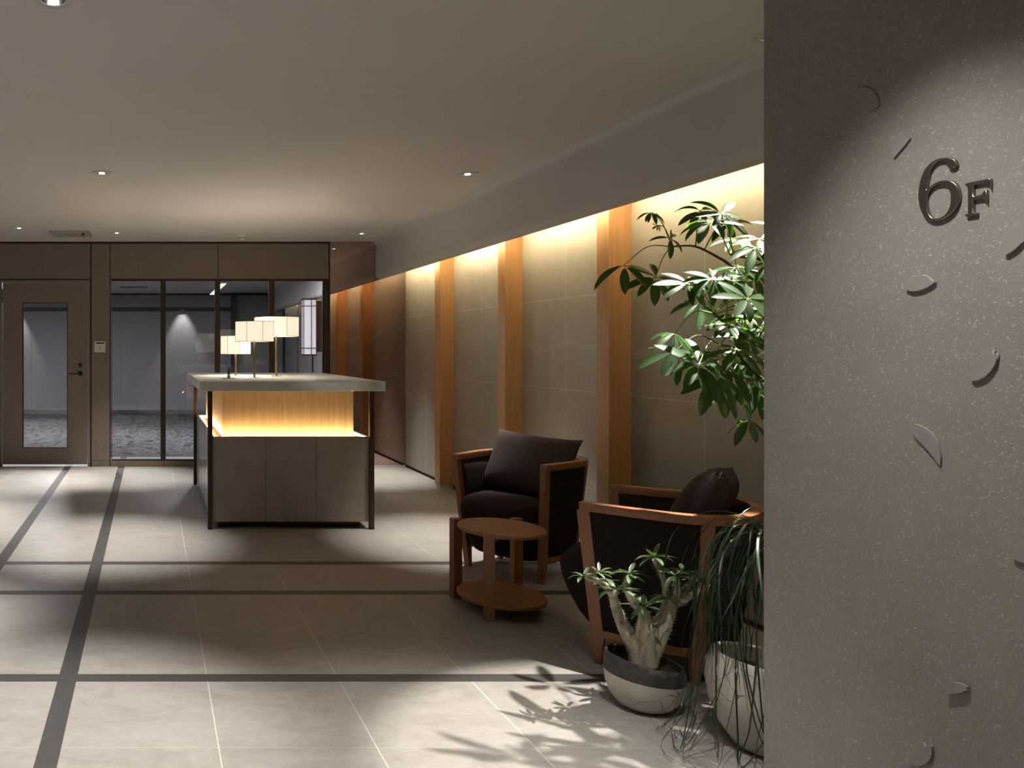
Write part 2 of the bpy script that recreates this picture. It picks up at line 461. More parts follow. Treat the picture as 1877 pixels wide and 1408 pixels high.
# ------------------------------------------------------------------ near plaster wall with sign and petals
XP, YC = 1.838, 2.40
mb = MB(); mb.box(XP, XW+.3, YB, YC, 0, H+.02)
struct(mb.build('wall_near', M['plaster'], bevel=.004))
for nm, b6 in (('wall_left', (XL-.1, XL, YB, D, 0, H)), ('wall_behind', (XL, XP, YB-.1, YB, 0, H))):
    mb = MB(); mb.box(*b6); struct(mb.build(nm, M['greywall']))

def wp(px, py, lift=0):        # a point on the plaster wall, lifted off it by `lift`
    Y = XP*F/(px-277); return Vector((XP-lift, Y, HC-(py-640)/F*Y))
def plate(outer, holes_, sx, ox, oy, depth, name, mat, parent, bev=.0012):
    # outline in crop pixels -> extruded, bevelled solid lying on the wall
    cu = bpy.data.curves.new(name, 'CURVE'); cu.dimensions = '2D'; cu.fill_mode = 'BOTH'
    ref = wp(ox+outer[0][0]/sx, oy+outer[0][1]/sx)
    for poly, sm in [(outer, True)]+[(h, True) for h in holes_]:
        sp = cu.splines.new('POLY'); sp.points.add(len(poly)-1); sp.use_cyclic_u = True
        for i, (x, y) in enumerate(poly):
            q = wp(ox+x/sx, oy+y/sx); sp.points[i].co = (-(q.y-ref.y), q.z-ref.z, 0, 1)
    cu.extrude = depth/2; cu.bevel_depth = bev; cu.bevel_resolution = 2; cu.offset = -bev
    tmp = bpy.data.objects.new(name+'_outline', cu); COL.objects.link(tmp)
    dg = bpy.context.evaluated_depsgraph_get()
    me = bpy.data.meshes.new_from_object(tmp.evaluated_get(dg)); me.name = name
    bpy.data.objects.remove(tmp)
    off = parent.location if parent else Vector()
    R = Matrix(((0, 0, -1), (-1, 0, 0), (0, 1, 0)))
    for v in me.vertices: v.co = R @ v.co + Vector((XP-depth/2-bev+.0005, ref.y, ref.z)) - off
    me.materials.clear(); me.materials.append(mat)
    o = bpy.data.objects.new(name, me); COL.objects.link(o); o.parent = parent
    return o
def sm(P, n=4):    # closed smooth polygon
    P = [Vector((x, y, 0)) for x, y in P]; N = len(P); out = []
    for i in range(N):
        a, b, c, d = P[i-1], P[i], P[(i+1) % N], P[(i+2) % N]
        for k in range(n):
            t = k/n; q = .5*((2*b)+(c-a)*t+(2*a-5*b+4*c-d)*t*t+(3*b-a-3*c+d)*t**3); out.append((q.x, q.y))
    return out
sg = empty('floor_sign', wp(1750, 345), 'raised dark metal 6F floor sign on the speckled plaster wall', 'sign')
six = [(770, 320), (745, 262), (700, 238), (640, 226), (570, 230), (490, 248), (410, 293), (340, 360), (285, 450), (245, 560), (225, 680), (219, 800), (230, 900), (262, 1000), (315, 1080), (380, 1125), (460, 1138), (540, 1122), (630, 1080), (710, 1015), (770, 920), (805, 820), (810, 740), (790, 660), (750, 600), (690, 562), (620, 550), (530, 562), (450, 595), (385, 640), (335, 690), (345, 580), (360, 500), (385, 420), (425, 345), (480, 293), (540, 272), (590, 277), (620, 302), (632, 345), (655, 375), (690, 385), (735, 370), (765, 345)]
hole = [(335, 810), (348, 755), (375, 700), (420, 652), (480, 618), (560, 606), (620, 625), (660, 680), (680, 760), (683, 850), (665, 940), (620, 1020), (570, 1070), (500, 1097), (430, 1095), (380, 1050), (350, 980), (337, 890)]
plate(sm(six), [sm(hole)], 7.82, 1660, 260, .004, 'numeral', M['steel'], sg, .0018)
eff = [(880, 600), (1230, 525), (1250, 530), (1250, 668), (1238, 672), (1222, 625), (1195, 602), (1150, 592), (1005, 620), (1003, 782), (1100, 766), (1135, 748), (1160, 705), (1195, 692), (1195, 875), (1180, 875), (1160, 832), (1130, 818), (1100, 818), (1003, 836), (1003, 1010), (1060, 1020), (1055, 1045), (890, 1072), (882, 1045), (928, 1030), (930, 645), (900, 635)]
plate(eff, [], 7.82, 1660, 260, .004, 'letter', M['steel'], sg, .0015)

PET = [  # crop origin, scale, outline, how much each stands proud, label
 (1540, 130, 7.41, [(230, 250), (300, 218), (380, 220), (450, 250), (505, 320), (540, 400), (545, 465), (500, 515), (440, 535), (370, 535), (290, 520), (235, 450), (215, 350)], .004, 'round shallow plaster petal high up near the ceiling'),
 (1540, 130, 7.41, [(745, 1190), (700, 1110), (700, 1010), (760, 920), (840, 870), (900, 860), (905, 905), (970, 915), (900, 1010), (840, 1080)], .006, 'notched plaster petal just above the numeral 6 of the sign'),
 (1640, 480, 5.865, [(135, 290), (145, 215), (210, 165), (320, 137), (385, 160), (425, 205), (455, 222), (400, 265), (330, 300), (240, 320), (190, 318)], .010, 'small wide plaster petal lying level just below the 6F sign'),
 (1820, 380, 11.74, [(280, 1025), (300, 800), (330, 640), (400, 510), (480, 440), (660, 350), (900, 300), (900, 560), (780, 700), (660, 790), (560, 890), (450, 970), (350, 1025)], .010, 'large plaster petal beside the letter F of the sign, cut by the picture edge'),
 (1640, 480, 5.865, [(832, 1255), (850, 1150), (880, 1070), (960, 1000), (1090, 948), (1075, 995), (1130, 982), (1110, 1100), (1060, 1180), (1000, 1240), (930, 1275), (870, 1285)], .010, 'notched plaster petal standing upright, third up the wall below the sign'),
 (1660, 760, 12.8, [(210, 450), (195, 380), (230, 340), (215, 210), (330, 235), (480, 310), (640, 420), (740, 560), (800, 700), (840, 850), (860, 1000), (855, 1230), (720, 1040), (560, 850), (420, 700), (270, 560)], .006, 'long curved plaster petal with a pointed tip at mid height of the wall'),
 (1820, 960, 10, [(385, 640), (430, 630), (480, 600), (600, 520), (760, 500), (760, 700), (620, 730), (500, 700)], .008, 'plaster petal low at the picture edge, only its tip in view'),
 (1640, 1230, 7.91, [(785, 345), (795, 240), (840, 178), (910, 160), (990, 180), (1090, 215), (1070, 250), (1110, 275), (1060, 300), (1000, 325), (920, 335)], .014, 'small blunt plaster petal with a deep shadow, low on the wall'),
 (1640, 1230, 7.91, [(220, 1310), (280, 1270), (320, 1180), (400, 1070), (440, 1035), (470, 1100), (555, 1060), (560, 1120), (575, 1200), (540, 1300), (480, 1360), (390, 1385), (300, 1360)], .010, 'notched plaster petal lowest on the wall near the floor'),
]
for ox, oy, s_, poly, dep, lab in PET:
    o = plate(poly, [], s_, ox, oy, dep*.5, 'wall_petal', M['petal'], None, .0008)
    c = sum((v.co for v in o.data.vertices), Vector())/len(o.data.vertices)
    for v in o.data.vertices: v.co -= c
    o.location = c; tag(o, lab, 'wall decoration', 'plaster petals on the speckled wall')

# ------------------------------------------------------------------ back partition
def X(px): return (px-277)*D/F
def Z(py): return HC-(py-640)*D/F
def pbox(mb, x0, x1, y0, y1, d0=0, d1=.05): mb.box(X(x0), X(x1), D+d0, D+d1, max(0, Z(y1)), Z(y0))
mb = MB()
XLp = 277+XL*F/D
for x0, x1, y0, y1 in ((XLp, 165.5, 447, 511), (202.5, 399, 447, 511), (400.5, 602, 447, 511), (168, 201, 447, 843.5), (168, 201, 844.5, 858), (XLp, -1.5, 512, 858), (203, 299, 845, 858), (300, 593, 845, 858)):
    pbox(mb, x0, x1, y0, y1, 0, .05)
mb.cur = 1; pbox(mb, XLp, 603, 440, 447, .004, .05); pbox(mb, XLp, 603, 511, 513.2, .01, .06)
pbox(mb, 165, 168.5, 447, 858, .01, .05); pbox(mb, 201, 203, 447, 858, .012, .05); pbox(mb, 399, 400.5, 447, 511, .006, .05); pbox(mb, 299, 300, 845, 858, .006, .05)
struct(mb.build('wall_back', [M['panel'], M['darkwood']]))
# glazing bays
bays = [(204, 295.5), (302.5, 395), (402.5, 494.5), (502.5, 593)]
for i, (a, b) in enumerate(bays):
    fr = MB()
    pbox(fr, a, b, 513.2, 515, .015, .045); pbox(fr, a, b, 842.5, 845, .015, .045)
    pbox(fr, a, a+1.2, 515, 842.5, .015, .045); pbox(fr, b-1.2, b, 515, 842.5, .015, .045)
    fo = struct(fr.build('window_%d' % (i+1), M['darkwood']))
    g = MB(); pbox(g, a+1, b-1, 514.5, 843, .026, .034); g.build('glass_pane', M['glass'], fo)
for i, (a, b) in enumerate([(295.5, 302.5), (395, 402.5), (494.5, 502.5), (593, 603)]):
    mb = MB(); pbox(mb, a, b, 513.2, 845 if i < 3 else 858, 0, .06)
    struct(mb.build('trim_%d' % (7+i), M['darkwood'] if i < 3 else M['black']))
# mirror panel
mb = MB(); pbox(mb, 605, 744, 438, 855, -.002, .02)
tag(mb.build('mirror_panel', M['mirror']), 'tall bronze-tinted mirror beside the glazed partition, reflecting the soffit and timber fins', 'mirror')
mb = MB(); mb.box(X(603), X(743), D-.006, D+.02, 0, .018); struct(mb.build('baseboard_back', M['white']))
mb = MB(); mb.box(X(603), XW+.1, D+.021, D+.06, 0, H); struct(mb.build('wall_mirror_backing', M['darkwood']))
# door
dr = empty('door_1', (X(80), D, 0), 'brown laminate office door with a tall narrow vision panel', 'door', kind='structure')
fr = MB()
pbox(fr, -1, 165, 513.2, 517, .0, .06); pbox(fr, -1, 3.6, 517, 858, .0, .06); pbox(fr, 160.5, 165, 517, 858, .0, .06)
fr.build('door_frame', M['panel'], dr, bevel=.002)
lf = MB()
for a, b, c, d in ((5, 42, 518, 851.5), (123, 159.5, 518, 851.5), (42, 123, 518, 556), (42, 123, 820, 851.5)): pbox(lf, a, b, c, d, .008, .05)
lf.cur = 1
for a, b, c, d in ((41, 42.4, 555, 821), (122.6, 124, 555, 821), (41, 124, 555, 556.2), (41, 124, 819.8, 821)): pbox(lf, a, b, c, d, .006, .05)
leaf = lf.build('door_leaf', [M['panel'], M['darkwood']], dr)
g = MB(); pbox(g, 42, 123, 556, 820, .026, .034); g.build('glass_pane', M['glass'], leaf)
hd = MB(); c = Vector((X(147), D, Z(685)))
hd.lathe([(.0, 0), (.028, 0), (.028, .012), (.014, .014), (.012, .05), (0, .05)], n=20)
hd.v = [Vector((c.x+v.x, D+.008-v.z, c.z+v.y)) for v in hd.v]
hd.tube([(c.x, D-.042, c.z), (c.x-.03, D-.045, c.z), (c.x-.125, D-.045, c.z)], .008, 8)
hd.build('lever_handle', M['handle'], dr, smooth=True)
kc = MB(); kc.lathe([(0, 0), (.022, 0), (.022, .012), (.012, .014), (.012, .006), (0, .006)], n=20)
kc.v = [Vector((X(147)+v.x, D+.008-v.z, Z(670)+v.y)) for v in kc.v]; k1 = kc.build('key_cylinder', M['handle'], dr, smooth=True)
kk = MB(); kk.lathe([(0, 0), (.009, 0), (.009, .008), (0, .008)], n=16)
kk.v = [Vector((X(147)+v.x, D+.001-v.z, Z(670)+v.y)) for v in kk.v]; kk.build('key_plug', M['chrome'], k1, smooth=True)
for y0, y1 in ((530, 555), (817, 840)):
    h = MB(); h.tube([(X(4.2), D-.004, Z(y1)), (X(4.2), D-.004, Z(y0))], .008, 10); h.build('hinge', M['steel'], dr, smooth=True)
# access panel on the post
ap = empty('access_panel', (X(183), D, Z(645)), 'small white access control panel with dark display beside the door', 'control panel')
mb = MB(); pbox(mb, 173, 193.5, 625.5, 646, -.018, 0); mb.build('housing', M['white'], ap, bevel=.003)
mb = MB(); pbox(mb, 176, 191, 627.8, 630.2, -.0195, -.0175); mb.build('display', M['black'], ap)
mb = MB()
pbox(mb, 182, 184.5, 635, 640, -.0195, -.0175)
mb.build('keypad_marks', M['vent'], ap)

# ------------------------------------------------------------------ room beyond the glass
YF = 17.84
mb = MB(); mb.quad((-5, 10.09, .001), (XW, 10.09, .001), (XW, YF, .001), (-5, YF, .001)); struct(mb.build('floor_carpet', M['carpet']))
mb = MB(); mb.quad((-5, D+.05, H), (XW, D+.05, H), (XW, YF, H), (-5, YF, H)); struct(mb.build('ceiling_meeting_room', M['paint']))
mb = MB(); mb.box(-5.1, -5, D+.05, YF, 0, H); struct(mb.build('wall_meeting_room_left', M['greywall']))
mb = MB(); mb.box(-5, XL, D+.0, D+.05, 0, H); struct(mb.build('wall_meeting_room_front', M['greywall']))
mb = MB(); mb.box(-5, XW+.1, YF, YF+.1, 0, H)
mb.cur = 1
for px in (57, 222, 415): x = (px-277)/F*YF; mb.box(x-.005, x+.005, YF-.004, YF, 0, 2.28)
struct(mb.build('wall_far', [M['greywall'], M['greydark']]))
def fz(py, Y): return HC-(py-640)/F*Y
def fx(px, Y): return (px-277)/F*Y
mb = MB(); mb.box(-5, fx(494, YF), YF-.03, YF, fz(541.5, YF), H); struct(mb.build('trim_11', M['black']))
mb = MB(); mb.box(-5, fx(426, YF), YF-.03, YF, fz(570, 17.7), fz(563, 17.7)); struct(mb.build('trim_12', M['black']))
mb = MB(); mb.box(fx(425, 17.6), fx(432.5, 17.6), 17.5, YF, 0, fz(541, 17.6)); struct(mb.build('trim_13', M['black']))
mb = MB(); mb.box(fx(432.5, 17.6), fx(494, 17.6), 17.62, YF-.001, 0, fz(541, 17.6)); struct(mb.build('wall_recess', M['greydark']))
# side wall of the room beyond
mb = MB(); mb.box(XW, XW+.1, D+.05, YF, 0, H)
struct(mb.build('wall_meeting_room_right', M['greywall']))
for i, (px, wd, mt) in enumerate(((521, .12, 'black'), (547, .035, 'brass'), (574, .03, 'black'))):
    Y = XW*F/(px-277); mb = MB(); mb.box(XW-.02, XW+.01, Y-wd, min(Y+wd, YF-.01), 0, H); struct(mb.build('trim_%d' % (14+i), M[mt]))
cs = empty('cove_light_strip', (2.70, 13, 2.27), 'pale LED strip behind the soffit beyond the glass', 'light strip')
M['led2'] = emis('led_far', (1, .88, .62), 14)
mb = MB(); mb.box(2.690, 2.694, 9.4, 17.6, 2.264, 2.283); mb.build('diffuser', M['led2'], cs)
mb = MB(); mb.box(2.668, 2.690, 9.4, 17.6, 2.262, 2.285); mb.build('channel', M['steel'], cs)
# sconce lantern
YS = 12.6
sx0, sx1 = fx(556.5, YS), fx(580, YS)
sz0, sz1 = fz(652, YS), fz(547, YS)
sn = empty('wall_lantern', (XW, YS, (sz0+sz1)/2), 'tall glowing wall lantern with dark grid frame seen through the glass', 'wall lamp')
d_ = (sx1-sx0)
mb = MB(); mb.box(sx0+.006, sx1-.006, YS+.006, YS+d_-.006, sz0+.01, sz1-.01); mb.build('diffuser', M['sconce_glow'], sn)
mb = MB()
for x, y in ((sx0, YS), (sx1, YS), (sx0, YS+d_), (sx1, YS+d_), (sx0+d_*.6, YS), (sx0, YS+d_*.5)): mb.box(x-.004, x+.004, y-.004, y+.004, sz0, sz1)
for z in (sz0+.01, sz0+.12, sz1-.12, sz1-.01):
    t = .012 if z in (sz0+.01, sz1-.01) else .005
    mb.box(sx0-.006, sx1+.006, YS-.006, YS+d_+.006, z-t, z+t) if t > .01 else None
    if t < .01:
        mb.box(sx0-.005, sx1+.005, YS-.006, YS+.004, z-t, z+t); mb.box(sx0-.005, sx0+.004, YS, YS+d_, z-t, z+t); mb.box(sx1-.004, sx1+.005, YS, YS+d_, z-t, z+t)
mb.build('frame', M['darkwood'], sn)
mb = MB(); mb.box(sx1+.004, XW, YS+.03, YS+d_-.03, sz0+.06, sz1-.04); mb.build('bracket', M['bronze'], sn)
# ceiling light of the room beyond
lt = empty('linear_ceiling_light', (1.32, 16, H), 'slim white linear light on the ceiling beyond the glass', 'ceiling light')
mb = MB(); mb.box(1.27, 1.37, 14.5, 17.4, H-.05, H); mb.build('housing', M['white'], lt)
mb = MB(); mb.box(1.275, 1.365, 14.51, 17.39, H-.062, H-.05); mb.build('diffuser', M['tube'], lt)
for x, y in ((-1.2, 12.5), (-3.4, 13.5), (1.2, 11.6)):  # unseen area lights added as general fill for the room beyond
    lamp('meeting_room_fill', 'AREA', (x, y, H-.02), 165, COOL, shape='DISK', size=.5)
tag(bpy.data.objects['meeting_room_fill'], 'lamp'); 
for x in (.70, -3.0):
    dl = empty('downlight', (x, YF-.20, H), 'recessed spotlight grazing the far wall beyond the glass' if x > 0 else 'recessed spotlight at the far wall behind the door glass', 'ceiling light', 'spotlights beyond the glass')
    mb = MB(); mb.lathe([(.05, 0), (.05, -.006), (.035, -.006), (.035, 0)], (x, YF-.20, H), 20, cap=False); mb.build('trim_ring', M['chrome'], dl)
    lamp('lamp', 'SPOT', (x, YF-.20, H-.008), 190, (1, .96, .94), dl, (x, YF-.20, 0), spot_size=math.radians(53), spot_blend=.6, shadow_soft_size=.02)
vg = empty('air_grille', (fx(245, 15.8), 15.8, H), 'grey ceiling air grille beyond the glass', 'air vent')
mb = MB(); mb.box(-.65, -.02, 15.6, 16.1, H-.012, H); mb.build('frame', M['white'], vg)
mb = MB(); mb.box(-.60, -.07, 15.72, 15.98, H-.018, H-.012); mb.build('slot', M['black'], vg)

# ------------------------------------------------------------------ ceiling fittings
names = ['round recessed downlight nearest the camera, cut by the top of the picture', 'round recessed downlight in the middle of the open ceiling', 'round recessed downlight beside the soffit above the armchairs', 'round recessed downlight by the door, beyond the air vent from the glass', 'round recessed downlight in front of the first glass pane', 'round recessed downlight close to the bronze mirror']
def downlight(x, y, lab, P, ang=40, target=None, grp='recessed ceiling downlights', col=NEUTRAL, blend=.6, bulb='bulb', soft=.03):
    d = empty('downlight', (x, y, H), lab, 'ceiling light', grp)
    mb = MB(); mb.lathe([(.043, -.001), (.043, -.004), (.073, -.004), (.074, -.001)], (x, y, H), 28, cap=False); mb.build('trim_ring', M['soffit'], d, smooth=True)
    mb = MB(); mb.lathe([(.044, 0), (.043, .02), (.036, .06), (.026, .085), (.026, .09)], (x, y, H-.002), 28, cap=False); mb.build('reflector', M['chrome'], d, smooth=True)
    mb = MB(); mb.lathe([(0, -.006), (.010, -.004), (.017, .004), (.019, .012), (.017, .022), (0, .028)], (x, y, H), 20); mb.build('lens', M[bulb], d, smooth=True)
    lamp('lamp', 'SPOT', (x, y, H-.012), P, col, d, target or (x, y, 0), spot_size=math.radians(ang), spot_blend=blend, shadow_soft_size=soft)
    return d
for (x, y), n in zip(DL, names): downlight(x, y, n, P_DOWN, 46, blend=1.0)
for x, y, e, a in ((-1.75, 1.2, 900, 60), (-1.75, 3.9, 1000, 56), (-1.9, 6.4, 850, 56), (-.348, .1, 420, 50), (.95, 2.45, 190, 54)):  # spots added out of view, no fittings, brightening ceiling and foreground floor
    lamp('unseen_ceiling_spot', 'SPOT', (x, y, H-.03), e, NEUTRAL, target=(x, y, 0), spot_size=math.radians(a), spot_blend=1.0, shadow_soft_size=.04)
downlight(*PLANT_SPOT, 'adjustable recessed spotlight above the tall umbrella plant', 680, 42, (2.0, 2.74, .80), col=(1, .95, .86), blend=.35, soft=.011)
downlight(*SIGN_SPOT, 'recessed spotlight lighting the plaster wall and its 6F sign', 118, 80, (1.50, 1.80, 0), blend=.9)
vt = empty('air_vent', (-.86, 8.55, H), 'beige rectangular ceiling air vent above the door', 'air vent')
mb = MB()
for b6 in ((-1.07, -.65, 8.36, 8.42), (-1.07, -.65, 8.68, 8.74), (-1.07, -1.01, 8.42, 8.68), (-.71, -.65, 8.42, 8.68)): mb.box(b6[0], b6[1], b6[2], b6[3], H-.02, H)
mb.build('frame', M['vent'], vt, bevel=.003)
mb = MB(); mb.box(-1.01, -.71, 8.42, 8.68, H-.006, H-.001); mb.build('backing', M['darkwood'], vt)
mb = MB()
for k in range(6): y = 8.44+k*.045; mb.box(-1.01, -.745, y, y+.032, H-.018, H-.012)
mb.build('louvre', M['vent'], vt)
ss = empty('smoke_detector', (.993, 8.71, H), 'small white domed detector on the ceiling near the glass partition', 'detector')
mb = MB(); mb.lathe([(0, 0), (.06, 0), (.06, -.012), (.04, -.018), (0, -.018)], (.993, 8.71, H), 28); mb.build('base', M['white'], ss, smooth=True)
mb = MB(); mb.lathe([(0, -.018), (.034, -.018), (.034, -.045), (.022, -.055), (0, -.055)], (.993, 8.71, H), 28); mb.build('sensor_head', M['white'], ss, smooth=True)
mb = MB()
for a in range(8):
    q = a*PI/4+.2; x, y = .993+.034*math.cos(q), 8.71+.034*math.sin(q); mb.box(x-.004, x+.004, y-.004, y+.004, H-.040, H-.028)
mb.build('sensor_slot', M['black'], ss)

# ------------------------------------------------------------------ reception counter
ct = empty('reception_counter', (1.055, 7.03, 0), 'long reception counter with thick pale stone top, glowing timber niche and brown panels', 'counter')
mb = MB(); mb.box(.3645, 1.744, 5.946, 8.12, 1.0465, 1.119); mb.build('countertop', M['ctop'], ct, bevel=.003)
for x, y in ((.427, 6.02), (1.647, 6.02), (.427, 8.008), (1.647, 8.008)):
    mb = MB(); mb.box(x, x+.035, y, y+.036, 0, 1.0465); mb.build('leg', M['bronze'], ct, bevel=.0015)
xa, xb, ya, yb, zt_, zb_ = .4625, 1.6465, 6.040, 8.03, .698, .055
mb = MB(); mb.box(xa, xb, ya, ya+.02, zb_, zt_)
mb.cur = 1
for px in (486.5, 580): x = (px-277)/F*ya; mb.box(x-.0015, x+.0015, ya-.0012, ya+.002, zb_, zt_)
mb.build('front_panel', [M['cfront'], M['seam']], ct)
M['cside'] = plain('counter_side_satin', (.40, .41, .38), .2, var=.04, vscale=4)
for x0, x1 in ((xa-.006, xa+.014), (xb-.014, xb+.006)):
    mb = MB(); mb.box(x0, x1, ya+.02, yb-.02, zb_, zt_)
    mb.cur = 1
    for k in range(1, 5):
        y = ya+(yb-ya)*k/5; mb.box(x0-.001 if x0 < 1 else x1-.001, x0+.001 if x0 < 1 else x1+.001, y-.0015, y+.0015, zb_, zt_)
    mb.build('side_panel', [M['cside'], M['seam']], ct)
mb = MB(); mb.box(xa, xb, yb-.02, yb, zb_, zt_); mb.build('back_panel', M['cfront'], ct)
mb = MB(); mb.box(.51, 1.60, 6.13, 7.93, 0, zb_); mb.build('plinth', M['darkwood'], ct)
mb = MB(); mb.box(xa+.014, xb-.014, ya+.02, yb-.02, zt_-.03, zt_-.012); mb.build('ledge', M['counter_wood'], ct)
mb = MB(); mb.box(.546, 1.551, 6.13, 7.93, zt_-.012, 1.0465); mb.build('timber_core', M['counter_wood'], ct, bevel=.001)
stp = MB(); lip = MB()      # LED faces look inward at the timber core, shielded outward by a slim lip
za_, zc_ = zt_-.012, zt_-.001
for (x0, y0), (x1, y1), (nx, ny) in (((xa+.03, ya+.024), (xb-.03, ya+.024), (0, 1)), ((xa+.018, ya+.04), (xa+.018, yb-.04), (1, 0)), ((xb-.018, ya+.04), (xb-.018, yb-.04), (-1, 0)), ((xa+.03, yb-.024), (xb-.03, yb-.024), (0, -1))):
    stp.box(min(x0, x1+nx*.004), max(x1, x0+nx*.004), min(y0, y1+ny*.004), max(y1, y0+ny*.004), za_, zc_-.002)
    lip.box(min(x0, x1-nx*.003), max(x1, x0-nx*.003), min(y0, y1-ny*.003), max(y1, y0-ny*.003), za_, zc_+.001)
lip.build('strip_lip', M['bronze'], ct)
stp.build('light_strip', M['led_desk'], ct)
ZT = 1.119
def table_lamp(x, y, r, z0, z1, rot, lab, glow):
    t = empty('table_lamp', (x, y, ZT), lab, 'lamp', 'octagonal lamps on the counter')
    mb = MB(); mb.lathe([(0, 0), (.045, 0), (.045, .004), (.012, .006), (0, .006)], (x, y, ZT), 28); mb.build('base', M['brass'], t, smooth=True)
    mb = MB(); mb.tube([(x, y, ZT+.005), (x, y, z1-.02)], .0095, 12); mb.build('pole', M['brass'], t, smooth=True)
    R_ = lambda q, rr, z: (x+rr*math.cos(q), y+rr*math.sin(q), z)
    A = [rot+k*PI/4 for k in range(8)]
    mb = MB(); mb.loft([[R_(q, r, z0) for q in A], [R_(q, r, z1) for q in A], [R_(q, r-.003, z1) for q in A], [R_(q, r-.003, z0) for q in A], [R_(q, r, z0) for q in A]], True, False)
    sh = mb.build('lamp_shade', M['shade'], t)
    mb = MB()
    for i, q in enumerate(A):
        mb.tube([R_(q, r, z0), R_(q, r, z1)], .0019, 5)
        q2 = A[(i+1) % 8]
        for z in (z0, z1): mb.tube([R_(q, r, z), R_(q2, r, z)], .0018, 5)
    mb.build('shade_frame', M['shade_wire'], sh)
    mb = MB()
    for k in range(3):
        q = rot+k*2*PI/3; mb.tube([(x, y, z1-.025), R_(q, r*.93, z1-.004)], .0015, 5)
    mb.build('spider', M['brass'], t)
    lamp('bulb', 'POINT', (x, y, (z0+z1)/2), glow*5, (1, .86, .66), t, shadow_soft_size=.03)
table_lamp(.768, 7.26, .1395, 1.315, 1.479, .15, 'small low lamp with an octagonal white shade, shortest of the three', 3.2)
table_lamp(.869, 6.725, .1720, 1.424, 1.590, .28, 'brass-stemmed lamp with an octagonal shade, in front of the other two', 1.6)
table_lamp(1.106, 7.06, .2050, 1.471, 1.640, .30, 'tallest table lamp with the widest octagonal shade', 1.6)
# little bud vase with dried twigs on a pale card plate
vx, vy = (419.5-277)/F*6.55, 6.55
fv = empty('bud_vase', (vx, vy, ZT), 'tiny vase of dark dried twigs on a thin plate on the counter', 'vase')
mb = MB(); mb.lathe([(0, 0), (.052, 0), (.054, .005), (0, .004)], (vx, vy, ZT), 28); mb.build('plate', M['steel'], fv, smooth=True)
mb = MB(); mb.lathe([(0, .005), (.013, .005), (.015, .02), (.011, .034), (.006, .038), (0, .038)], (vx, vy, ZT), 16); mb.build('vase_body', M['note'], fv, smooth=True)
mb = MB(); mb.lathe([(0, .036), (.009, .038), (.013, .047), (.008, .053), (0, .054)], (vx, vy, ZT), 12); mb.build('moss_ball', M['twig'], fv, smooth=True)
mb = MB()
for dx, dy, h in ((-.022, 0, .125), (-.010, .01, .085), (.004, -.005, .12), (.016, .005, .10), (.025, 0, .08), (-.02, -.01, .07)):
    mb.tube([(vx, vy, ZT+.05), (vx+dx*.5, vy+dy, ZT+.05+(h-.05)*.5), (vx+dx*.8, vy+dy, ZT+h)], [.0025, .003, .0015], 5)
mb.build('twigs', M['twig'], fv)

# ------------------------------------------------------------------ armchairs
TOPP = [(0, .297), (.15, .315), (.30, .324), (.42, .311), (.52, .255), (.585, .155), (.61, 0)]
BOTP = [(.06, .243), (.18, .256), (.3, .262), (.38, .25), (.45, .205), (.50, .125), (.515, 0)]
def sym(P, n=5):
    c = crom([(b, l, 0) for b, l in P], n)
    full = [(v.x, v.y) for v in c]; return full+[(b, -l) for b, l in full[-2::-1]]
CT, CB = sym(TOPP), sym(BOTP)
ZA = .70
def plan(i, z, off=0):      # point i of the tub outline at height z, moved outward by off
    t = z/ZA
    def P(j): return Vector((CB[j][0]*(1-t)+CT[j][0]*t, CB[j][1]*(1-t)+CT[j][1]*t, 0))
    p = P(i); a = P(max(i-1, 0)); b = P(min(i+1, len(CT)-1)); d = (b-a).normalized()
    nrm = Vector((-d.y, d.x, 0))      # outward normal check
    if nrm.dot(p-Vector((.3, 0, 0))) < 0: nrm = -nrm
    p = p+nrm*off
    return Vector((.30-p.x, p.y, z))
